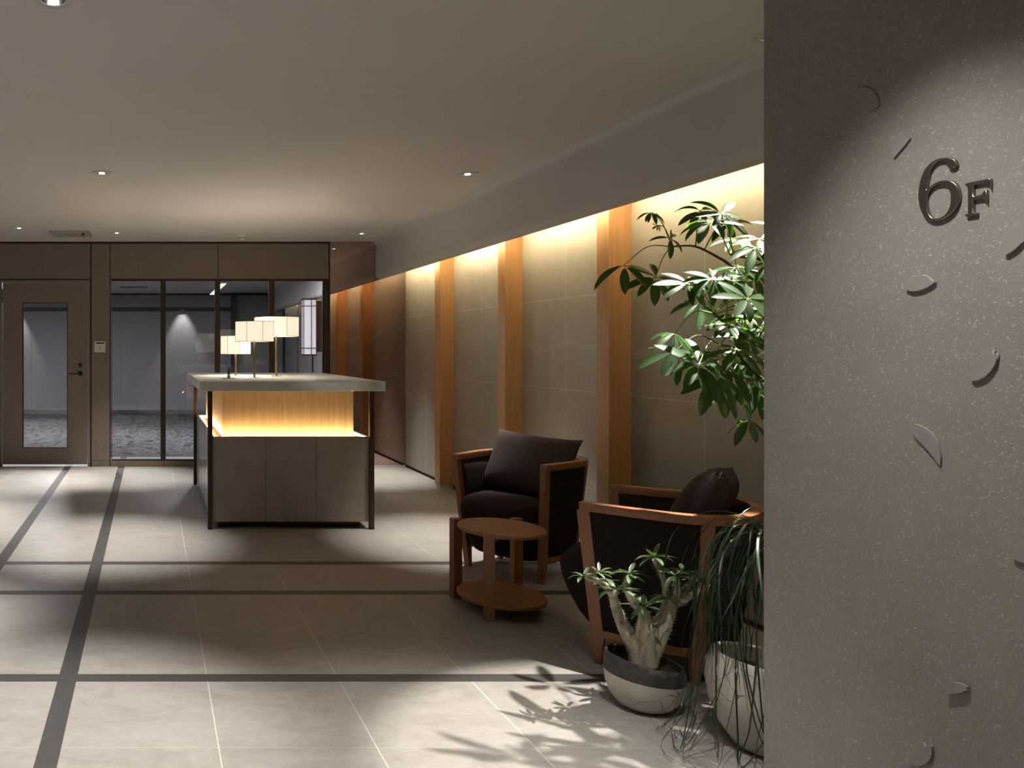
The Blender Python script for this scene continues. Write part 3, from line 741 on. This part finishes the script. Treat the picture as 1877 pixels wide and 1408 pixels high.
def armchair():
    r = empty('armchair', (0, 0, 0), '-', 'armchair', 'tub armchairs at the side table')
    N = len(CT)
    def band(i0, i1, z0, z1, o0, o1):
        mb = MB(); mb.loft([[plan(i, z0, o0), plan(i, z0, o1), plan(i, z1, o1), plan(i, z1, o0)] for i in range(i0, i1)])
        return mb
    band(0, N, .663, ZA, -.036, .010).build('arm_rail', M['oak'], r, bevel=.003, smooth=True)
    mb = MB()
    rings = []
    for i in range(1, N-1):
        ring = [plan(i, .150, -.004), plan(i, .35, .006), plan(i, .55, .004), plan(i, .665, -.004)]
        ring += [plan(i, .665, -.030), plan(i, .60, -.052), plan(i, .45, -.062), plan(i, .20, -.062), plan(i, .150, -.05)]
        rings.append(ring)
    mb.loft(rings); mb.build('backrest', M['fabric'], r, smooth=True, angle=70)
    band(0, N, .115, .150, -.030, .006).build('bottom_rail', M['oak'], r, bevel=.002, smooth=True)
    for s in (0, N-1):
        sg_ = 1 if s == 0 else -1; mb = MB(); rings = []
        for z in (0, .115, .35, .664):
            t = z/ZA; b = .06*(1-t); l = (.243*(1-t)+.297*t)*sg_; wd = .028+.022*min(1, z/.12)
            rings.append([(.30-b+.012, l+.010*sg_, z), (.30-b+.012, l-.026*sg_, z), (.30-b+.012-wd, l-.026*sg_, z), (.30-b+.012-wd, l+.010*sg_, z)])
        mb.loft(rings); mb.build('leg', M['oakz'], r, bevel=.002)
    j = next(i for i in range(N) if CT[i][0] > .46)
    for i in (j, N-1-j):
        mb = MB(); rings = []
        for z in (0, .115, .35, .664):
            a, b = plan(i-1, z), plan(i+1, z); d = (b-a).normalized(); n_ = plan(i, z, 1)-plan(i, z, 0); c = plan(i, z, 0)
            wd = .014+.009*min(1, z/.12)
            rings.append([c+d*wd+n_*.012, c-d*wd+n_*.012, c-d*wd-n_*.02, c+d*wd-n_*.02])
        mb.loft(rings); mb.build('leg', M['oakz'], r, bevel=.002)
    # deep upholstered seat, bulging forward between the front legs
    lv = [(.118, -.02, .90), (.13, .00, .94), (.18, .045, .97), (.26, .090, .99), (.33, .118, 1), (.385, .128, 1), (.415, .120, 1), (.437, .100, .985), (.448, .07, .96), (.454, .03, .92), (.462, -.08, .7), (.465, -.18, .3)]
    mb = MB(); rings = []
    for z, f, k in lv:
        t = z/ZA; w_ = (.243*(1-t)+.297*t-.022)*k
        bb = .515*(1-t)+.61*t-.065; bb = .30+(bb-.30)*k
        ring = []
        for a in range(40):
            q = 2*PI*a/40; cx, cy = math.cos(q), math.sin(q)
            e = .62
            x = math.copysign(abs(cx)**e, cx); y = math.copysign(abs(cy)**(.42 if cx > 0 else e), cy)
            mid = .22
            b = mid-(mid+f)*(abs(cx)**.8) if cx > 0 else mid+(bb-mid)*abs(x)
            ring.append((.30-b, w_*y, z))
        rings.append(ring)
    mb.loft(rings); mb.build('seat', M['fabric'], r, smooth=True, angle=75)
    return r
def copy_tree(o, parent=None):
    c = o.copy(); COL.objects.link(c); c.parent = parent
    for ch in [x for x in bpy.data.objects if x.parent == o]: copy_tree(ch, c)
    return c
ch1 = armchair(); ch2 = copy_tree(ch1)
def place(o, mid, f):     # mid = point between the arm fronts, f = facing
    f = Vector((*f, 0)).normalized(); p = Vector((*mid, 0))-f*.30
    o.location = p; o.rotation_euler = (0, 0, math.atan2(f.y, f.x)); return Matrix.Translation(p) @ Matrix.Rotation(math.atan2(f.y, f.x), 4, 'Z')
m1 = place(ch1, (2.073, 4.788), (-.823, -.57)); m2 = place(ch2, (2.051, 3.683), (-.747, .665))
ch1['label'] = 'dark tub armchair with timber rim turned to face the room, behind the side table'
ch2['label'] = 'dark tub armchair with timber rim seen from behind, beside the potted plants'

def cushion(w_, h_, th, lab, mat4):
    n = 22; top = []; bot = []
    for i in range(n+1):
        for j in range(n+1):
            u, v = -1+2*i/n, -1+2*j/n
            px_ = u*(1-.07*(1-v*v)**1.0*abs(u)**3)*w_/2; py_ = v*(1-.10*(1-u*u)*abs(v)**3)*h_/2
            t = th/2*((1-u**4)*(1-v**4))**.55*(1+.10*math.sin(3*u+1)*math.cos(2.5*v))
            sag = -.02*(v < 0)*v*v
            top.append((t+sag, px_, py_)); bot.append((-t+sag, px_, py_))
    mb = MB(); fs = []; m = n+1
    for i in range(n):
        for j in range(n): fs.append((i*m+j, (i+1)*m+j, (i+1)*m+j+1, i*m+j+1))
    mb.add(top, fs); mb.add(bot, [f[::-1] for f in fs])
    o = mb.build('cushion', M['cushion'], None, smooth=True, angle=120)
    o.matrix_world = mat4
    return tag(o, lab, 'cushion', 'cushions on the armchairs')
def cmat(base, x, y, z, lean, roll=0, yaw=0):
    return base @ Matrix.Translation((x, y, z)) @ Matrix.Rotation(yaw, 4, 'Z') @ Matrix.Rotation(-lean, 4, 'Y') @ Matrix.Rotation(roll, 4, 'X')
cushion(.56, .42, .17, 'plump dark brown cushion leaning in the armchair behind the side table', cmat(m1, .30-.36, -.01, .640, .50, -.05))
cushion(.50, .42, .17, 'dark brown cushion poking above the rim of the armchair seen from behind', cmat(m2, .30-.385, -.11, .655, .48, .08))

# ------------------------------------------------------------------ side table
tx, ty = 1.83, 4.18
tb = empty('side_table', (tx, ty, 0), 'small round two-tier wooden side table between the armchairs', 'side table')
def disc(z0, z1, r, name):
    mb = MB(); mb.lathe([(0, z0), (r-.006, z0), (r, z0+.004), (r, z1-.004), (r-.004, z1), (0, z1)], (tx, ty, 0), 64, sx=.94, sy=1.03)
    mb.build(name, M['oak'], tb, smooth=True)
disc(.412, .432, .225, 'tabletop'); disc(.062, .083, .228, 'shelf')
def blk(x, y, ang, z0, z1, a=.026, b=.022):
    c, s = math.cos(ang), math.sin(ang); mb = MB(); P = []
    for z in (z0, z1):
        for u, v in ((-a, -b), (a, -b), (a, b), (-a, b)): P.append((x+u*c-v*s, y+u*s+v*c, z))
    mb.hexa(P); return mb
for x, y, an in ((1.668, 4.375, .2), (1.700, 4.020, -.35), (2.0, 4.375, .1)):
    blk(x, y, an, 0, .435).build('leg', M['oakz'], tb, bevel=.002)
mb = MB(); mb.hexa([(1.69, 4.03, .385), (1.72, 4.01, .385), (2.01, 4.35, .385), (1.98, 4.37, .385), (1.69, 4.03, .411), (1.72, 4.01, .411), (2.01, 4.35, .411), (1.98, 4.37, .411)]); mb.build('cross_brace', M['oak'], tb)

# ------------------------------------------------------------------ leaves
def leaf(mb, p, d, up, L, W, curl=.25, fold=.25, n=6):
    d = d.normalized(); side = d.cross(up).normalized(); nrm = side.cross(d).normalized()
    rows = []; pos = Vector(p); dd = d.copy()
    for i in range(n+1):
        t = i/n; wv = W*(math.sin(PI*min(1, t*.93+.05))**.75)*(1 if t < 1 else .02)
        rows.append((pos.copy(), wv, side, nrm.copy()))
        dd = (dd-Vector((0, 0, 1))*curl/n*1.5).normalized(); nrm = side.cross(dd).normalized()
        pos = pos+dd*L/n
    vs = []
    for c, wv, s_, n_ in rows: vs += [c-s_*wv/2+n_*wv*fold, c, c+s_*wv/2+n_*wv*fold]
    fs = []
    for i in range(n):
        for j in range(2): a = i*3+j; fs.append((a, a+1, a+4, a+3))
    mb.add(vs, fs)
def strap(mb, pts, W):
    vs = []; n = len(pts)
    for i, p in enumerate(pts):
        t = i/(n-1); d = (pts[min(i+1, n-1)]-pts[max(i-1, 0)]).normalized(); s_ = d.cross(Vector((0, 0, 1)))
        s_ = s_.normalized() if s_.length > 1e-3 else Vector((1, 0, 0))
        wv = W*min(1, .45+t*3)*(1-t**3*.9)
        nn = s_.cross(d); vs += [p-s_*wv/2+nn*wv*.15, p, p+s_*wv/2+nn*wv*.15]
    mb.add(vs, [(i*3+j, i*3+j+1, i*3+j+4, i*3+j+3) for i in range(n-1) for j in range(2)])

# --- tall umbrella plant, its pot behind the plaster wall's corner
rnd = random.Random(3)
ux, uy = 2.50, 2.86
up_ = empty('umbrella_plant', (ux, uy, 0), 'tall umbrella plant with glossy finger-like leaves lit from above, behind the wall corner', 'plant')
mb = MB(); mb.lathe([(0, 0), (.13, 0), (.17, .06), (.185, .22), (.18, .38), (.165, .38), (.165, .34), (0, .34)], (ux, uy, 0), 40); mb.build('pot', M['pot'], up_, smooth=True)
mb = MB(); mb.lathe([(0, .345), (.163, .35)], (ux, uy, 0), 30, cap=True); mb.build('soil', M['soil'], up_)
tr = MB()
tr.tube(crom([(ux, uy, .34), (ux-.02, uy+.02, .8), (ux-.05, uy, 1.2), (ux-.03, uy+.05, 1.65), (ux-.05, uy+.1, 1.95)], 5), [.022-.010*i/20 for i in range(21)], 8)
tr.tube(crom([(ux+.03, uy+.03, .34), (ux+.06, uy+.05, .9), (ux+.03, uy+.08, 1.4), (ux+.02, uy+.0, 1.8)], 5), .012, 8)
# clusters: px, py, Y, leaf px length, count, tilt (0 = flat whorl facing up, 1 = hanging), branch id
CL = [
 (1194, 390, 3.55, 24, 6, .8, 0), (1204, 415, 3.55, 10, 8, .4, 0), (1284, 386, 3.35, 44, 6, .7, 0), (1144, 486, 3.60, 58, 5, .95, 0),
 (1202, 508, 3.60, 52, 8, .55, 0), (1228, 437, 3.45, 34, 4, .6, 0), (1338, 410, 3.40, 44, 6, .6, 0),
 (1300, 408, 2.85, 50, 8, .35, 1), (1322, 392, 2.85, 46, 7, .3, 1), (1385, 455, 2.95, 48, 6, .6, 1), (1392, 438, 3.0, 46, 5, .3, 1), (1350, 490, 3.15, 42, 6, .8, 1), (1385, 505, 3.25, 46, 6, .8, 1),
 (1262, 520, 2.98, 50, 8, .35, 2), (1305, 512, 2.95, 50, 8, .4, 2), (1282, 556, 3.30, 48, 7, .85, 2), (1371, 548, 2.85, 52, 8, .35, 2), (1360, 580, 3.10, 52, 7, .7, 2), (1236, 612, 3.2, 42, 6, .85, 2), (1395, 560, 3.0, 48, 6, .6, 2),
 (1236, 645, 3.05, 56, 6, .9, 3), (1281, 668, 2.95, 62, 8, .45, 3), (1322, 655, 3.10, 50, 7, .7, 3), (1313, 690, 2.95, 66, 7, .95, 3), (1371, 622, 2.95, 46, 7, .4, 3), (1378, 660, 3.1, 52, 7, .7, 3), (1343, 681, 3.0, 56, 6, .95, 3), (1374, 770, 2.95, 46, 6, 1.0, 3), (1395, 720, 3.1, 50, 6, .95, 3),
 (1350, 440, 3.1, 44, 6, .5, 1), (1345, 515, 3.0, 46, 7, .4, 2), (1340, 595, 2.9, 46, 7, .4, 2), (1350, 640, 2.9, 50, 7, .5, 3), (1392, 600, 3.0, 48, 7, .5, 2), (1388, 700, 3.0, 52, 7, .9, 3), (1330, 720, 3.05, 52, 6, .95, 3),
 (1420, 480, 2.9, 52, 7, .5, 1), (1440, 420, 3.0, 50, 7, .3, 1), (1430, 560, 3.3, 54, 7, .6, 2), (1445, 640, 2.85, 54, 7, .7, 3), (1480, 520, 2.9, 52, 7, .5, 2), (1490, 430, 3.1, 50, 7, .4, 1), (1500, 620, 3.0, 52, 7, .6, 3),
]
BR = {0: [(1500, 560, 3.0), (1420, 510, 3.1), (1345, 488, 3.25), (1322, 475, 3.35), (1275, 452, 3.45), (1232, 452, 3.5)],
      1: [(1500, 500, 2.95), (1410, 478, 2.95), (1360, 471, 3.0), (1338, 466, 3.03)],
      2: [(1500, 690, 2.95), (1420, 650, 2.95), (1355, 612, 3.0), (1325, 590, 3.02), (1308, 572, 3.03)],
      3: [(1500, 760, 3.0), (1430, 720, 3.05), (1380, 680, 3.08), (1345, 640, 3.08), (1320, 632, 3.08)]}
bp_ = {}
for k, P in BR.items():
    pts = crom([at(*p) for p in P], 6); bp_[k] = pts
    tr.tube(pts, [.0085-.005*i/(len(pts)-1) for i in range(len(pts))], 7)
tr.build('trunk', M['branch'], up_, smooth=True)
fol = MB(); pet = MB()
for px, py, Y, lp, n, tilt, bi in CL:
    c = at(px, py, Y); L = lp/F*Y
    br = bp_[bi]; q0 = min(br, key=lambda q: abs((q-c).length-.16)) if bi else min(br, key=lambda q: (q-c).length+max(0, .06-(q-c).length))
    mid = (q0+c)/2+Vector((0, 0, .025+.03*rnd.random()))
    pts = crom([q0, mid, c], 5); pet.tube(pts, [.0028-.0012*i/(len(pts)-1) for i in range(len(pts))], 5)
    ax = (Vector((rnd.uniform(-.45, .15), -rnd.uniform(.35, 1.5), 1))).normalized()
    e1 = ax.cross(Vector((0, 1, 0))).normalized(); e2 = ax.cross(e1).normalized(); ph = rnd.random()*6
    for k in range(n):
        q = ph+2*PI*k/n+rnd.uniform(-.25, .25); rad = e1*math.cos(q)+e2*math.sin(q)
        dn = -Vector((0, 0, 1))*tilt*rnd.uniform(.3, 1.0)+ax*(.2*(1-tilt))
        d = (rad+dn).normalized(); l = L*rnd.uniform(.9, 1.25)
        s0 = c+d*l*.14; pet.tube([c, s0], .0012, 4)
        leaf(fol, s0, d, ax+rad*.3, l*.9, l*.27, curl=rnd.uniform(.1, .7), fold=rnd.uniform(.05, .3), n=7)
fol.build('foliage', M['leaf'], up_, smooth=True, angle=80); pet.build('leaf_stalks', M['petiole'], up_, smooth=True)

# --- big pale pot with strap-leaved palm
bx_, by_ = 2.105, 2.72
pp = empty('strap_leaf_palm', (bx_, by_, 0), 'palm with long drooping strap leaves in a tall pale glazed pot, against the wall corner', 'plant')
til = lambda x, y, z: (-.10*x)*max(0, (z-.12)/.18) if z > .12 else 0
mb = MB(); mb.lathe([(0, 0), (.085, 0), (.105, .01), (.145, .07), (.172, .14), (.185, .21), (.180, .26), (.166, .300), (.158, .306), (.150, .298), (.158, .25), (.158, .235), (0, .235)], (bx_, by_, 0), 48, tilt=til)
mb.build('pot', M['pot'], pp, smooth=True, angle=50)
mb = MB(); mb.lathe([(0, .238), (.156, .240)], (bx_, by_, 0), 30); mb.build('soil', M['soil'], pp)
mb = MB(); mb.tube(crom([(bx_, by_, .23), (bx_, by_, .32), (bx_+.01, by_, .5), (bx_+.015, by_-.01, .70)], 5), [.055, .052, .046, .036, .028, .024, .022, .02, .019, .018, .017, .017, .017, .017, .018, .018], 12)
mb.build('trunk', M['bark'], pp, smooth=True)
g = MB()
crown = Vector((bx_+.015, by_-.01, .71))
def fixp(p, y0=2.425):
    p.z = max(p.z, .006+rnd.random()*.01)
    if p.x > 1.80: p.y = max(p.y, y0)
    if p.z < .42: p.x = min(p.x, 2.30)
    p.y = min(p.y, 3.12)
    return p
for k in range(130):
    az = rnd.uniform(-PI, PI)
    if k % 2: az = rnd.uniform(PI*.55, PI*1.35)
    el = rnd.uniform(.1, 1.2); L = rnd.uniform(.30, .64); n = 22
    d = Vector((math.cos(az)*math.cos(el), math.sin(az)*math.cos(el), math.sin(el))); p = crown.copy(); pts = [p.copy()]
    tw = rnd.uniform(-.05, .05); g_ = rnd.uniform(.26, .46) if k % 5 else rnd.uniform(.14, .24)
    for i in range(n):
        d = (d+Vector((-math.sin(az)*tw, math.cos(az)*tw, -g_*(.6+i/n)))).normalized()
        if d.z < -.9: d = (d+Vector((rnd.uniform(-.12, .12), rnd.uniform(-.12, .12), 0))).normalized()
        p = p+d*L/n; pts.append(fixp(p.copy()))
    strap(g, pts, rnd.uniform(.006, .012))
# trailing leaf tips that curl over the floor beside the pot
for k in range(26):
    a = rnd.uniform(PI*.75, PI*1.5); r0 = rnd.uniform(.17, .22)
    p0 = Vector((bx_+r0*math.cos(a), by_+r0*math.sin(a), rnd.uniform(.25, .42)))
    r1 = rnd.uniform(.24, .42); a1 = a+rnd.uniform(-.5, .5)
    p2 = Vector((bx_+r1*math.cos(a1), by_+r1*math.sin(a1), .01)); a2 = a1+rnd.uniform(-.9, .9); r2 = r1+rnd.uniform(-.06, .12)
    p3 = Vector((bx_+r2*math.cos(a2), by_+r2*math.sin(a2), .012))
    pts = [fixp(q) for q in crom([p0+Vector((0, 0, .12)), p0, (p0+p2)/2+Vector((0, 0, -.04)), p2, p3], 6)]
    strap(g, pts, rnd.uniform(.0025, .0055))
g.build('foliage', M['grass'], pp, smooth=True, angle=80)

# --- small spiny succulent in a two-tone pot
sx_, sy_ = 1.875, 3.04
sp_ = empty('spiny_succulent', (sx_, sy_, 0), 'small spiny succulent with swollen pale stems in a low black-rimmed white pot', 'plant')
til2 = lambda x, y, z: (-.17*x+.02*y)*max(0, (z-.08)/.11) if z > .08 else 0
prof = [(0, .0), (.062, .0), (.090, .012), (.117, .045), (.131, .085), (.136, .125)]
mb = MB(); mb.lathe(prof+[(.0, .126)], (sx_, sy_, 0), 48, tilt=til2); mb.build('pot', M['pot'], sp_, smooth=True, angle=50)
mb = MB(); mb.lathe([(.1362, .124), (.1362, .155), (.131, .180), (.127, .186), (.121, .182), (.124, .15), (.122, .135), (0, .135)], (sx_, sy_, 0), 48, tilt=til2); mb.build('pot_rim', M['potrim'], sp_, smooth=True, angle=50)
mb = MB(); mb.lathe([(0, .158), (.118, .152)], (sx_, sy_, 0), 36, tilt=til2); mb.build('soil', M['soil'], sp_)
def cp(cx, cy, dy=0): return at(1000+cx/3.143, 960+cy/3.143, sy_+dy)
trk = MB(); th = MB(); branches = [
 ([(565, 810, 0), (562, 740, 0), (566, 650, -.01), (572, 560, -.02), (574, 500, -.02)], [.058, .056, .042, .026, .016]),
 ([(530, 740, .01), (490, 660, .015), (440, 570, .02), (405, 480, .02), (385, 400, .0)], [.040, .034, .026, .021, .016]),
 ([(390, 420, .0), (350, 360, -.02), (290, 325, -.03), (235, 310, -.04)], [.016, .014, .012, .010]),
 ([(385, 410, .0), (400, 395, -.05)], [.014, .012]),
 ([(560, 520, .02), (510, 460, .05), (470, 380, .08), (480, 300, .09)], [.016, .016, .014, .012]),
 ([(600, 770, .0), (650, 680, .0), (690, 590, .01), (725, 500, .01), (735, 440, .02)], [.040, .030, .025, .020, .017]),
 ([(600, 620, .02), (650, 560, .05), (690, 470, .06), (690, 360, .06), (660, 270, .05), (625, 205, .04)], [.020, .020, .016, .013, .011, .010]),
 ([(735, 470, .02), (800, 440, .02), (880, 390, .0), (960, 350, -.01)], [.015, .014, .012, .010]),
 ([(740, 450, .02), (760, 380, -.02), (745, 320, -.03)], [.014, .013, .011]),
 ([(745, 450, .03), (810, 370, .06), (860, 310, .08)], [.014, .012, .010])]
for P, R_ in branches:
    pts = crom([cp(*p) for p in P], 4); n = len(pts)
    rr = [R_[min(int(i/4), len(R_)-2)]*(1-(i/4-min(int(i/4), len(R_)-2)))+R_[min(int(i/4), len(R_)-2)+1]*(i/4-min(int(i/4), len(R_)-2)) for i in range(n)]
    rr = [q*.86 for q in rr]; trk.tube(pts, rr, 12)
    for i in range(n-1):
        for _ in range(9):
            t = rnd.random(); c = pts[i].lerp(pts[i+1], t); r_ = rr[i]*(1-t)+rr[i+1]*t; d = (pts[i+1]-pts[i]).normalized()
            v = Vector((rnd.gauss(0, 1), rnd.gauss(0, 1), rnd.gauss(0, 1))); v = (v-d*v.dot(d)).normalized()
            s0 = c+v*r_*.92; th.tube([s0, s0+v*rnd.uniform(.006, .011)+Vector((0, 0, .001))], [.0011, .0002], 3, False)
trk.build('stem', M['bark'], sp_, smooth=True, angle=80)
tag(th.build('thorns', M['note'], sp_), kind='stuff')
fl = MB()
for cx, cy, dy, l, n in ((215, 305, -.04, 62, 9), (310, 285, -.03, 60, 9), (400, 385, -.05, 95, 11), (480, 290, .09, 85, 11), (573, 478, -.03, 100, 11), (622, 195, .04, 85, 12), (745, 300, -.03, 90, 12), (700, 425, .0, 80, 9), (790, 280, .05, 80, 10), (915, 300, .0, 75, 10), (968, 350, -.01, 65, 10), (850, 320, .08, 70, 9), (350, 330, .02, 60, 8), (780, 360, .02, 60, 8)):
    c = cp(cx, cy, dy); L = l*1.25/3.143/F*sy_; ph = rnd.random()*6
    for k in range(n):
        q = ph+2.4*k; e = rnd.uniform(-.15, .75)
        d = Vector((math.cos(q)*math.cos(e), math.sin(q)*math.cos(e), math.sin(e)))
        leaf(fl, c+d*.006, d, Vector((0, 0, 1)), L*rnd.uniform(.8, 1.15), L*.25, curl=rnd.uniform(.0, .8), fold=.15, n=5)
fl.build('foliage', M['leaf2'], sp_, smooth=True, angle=80)
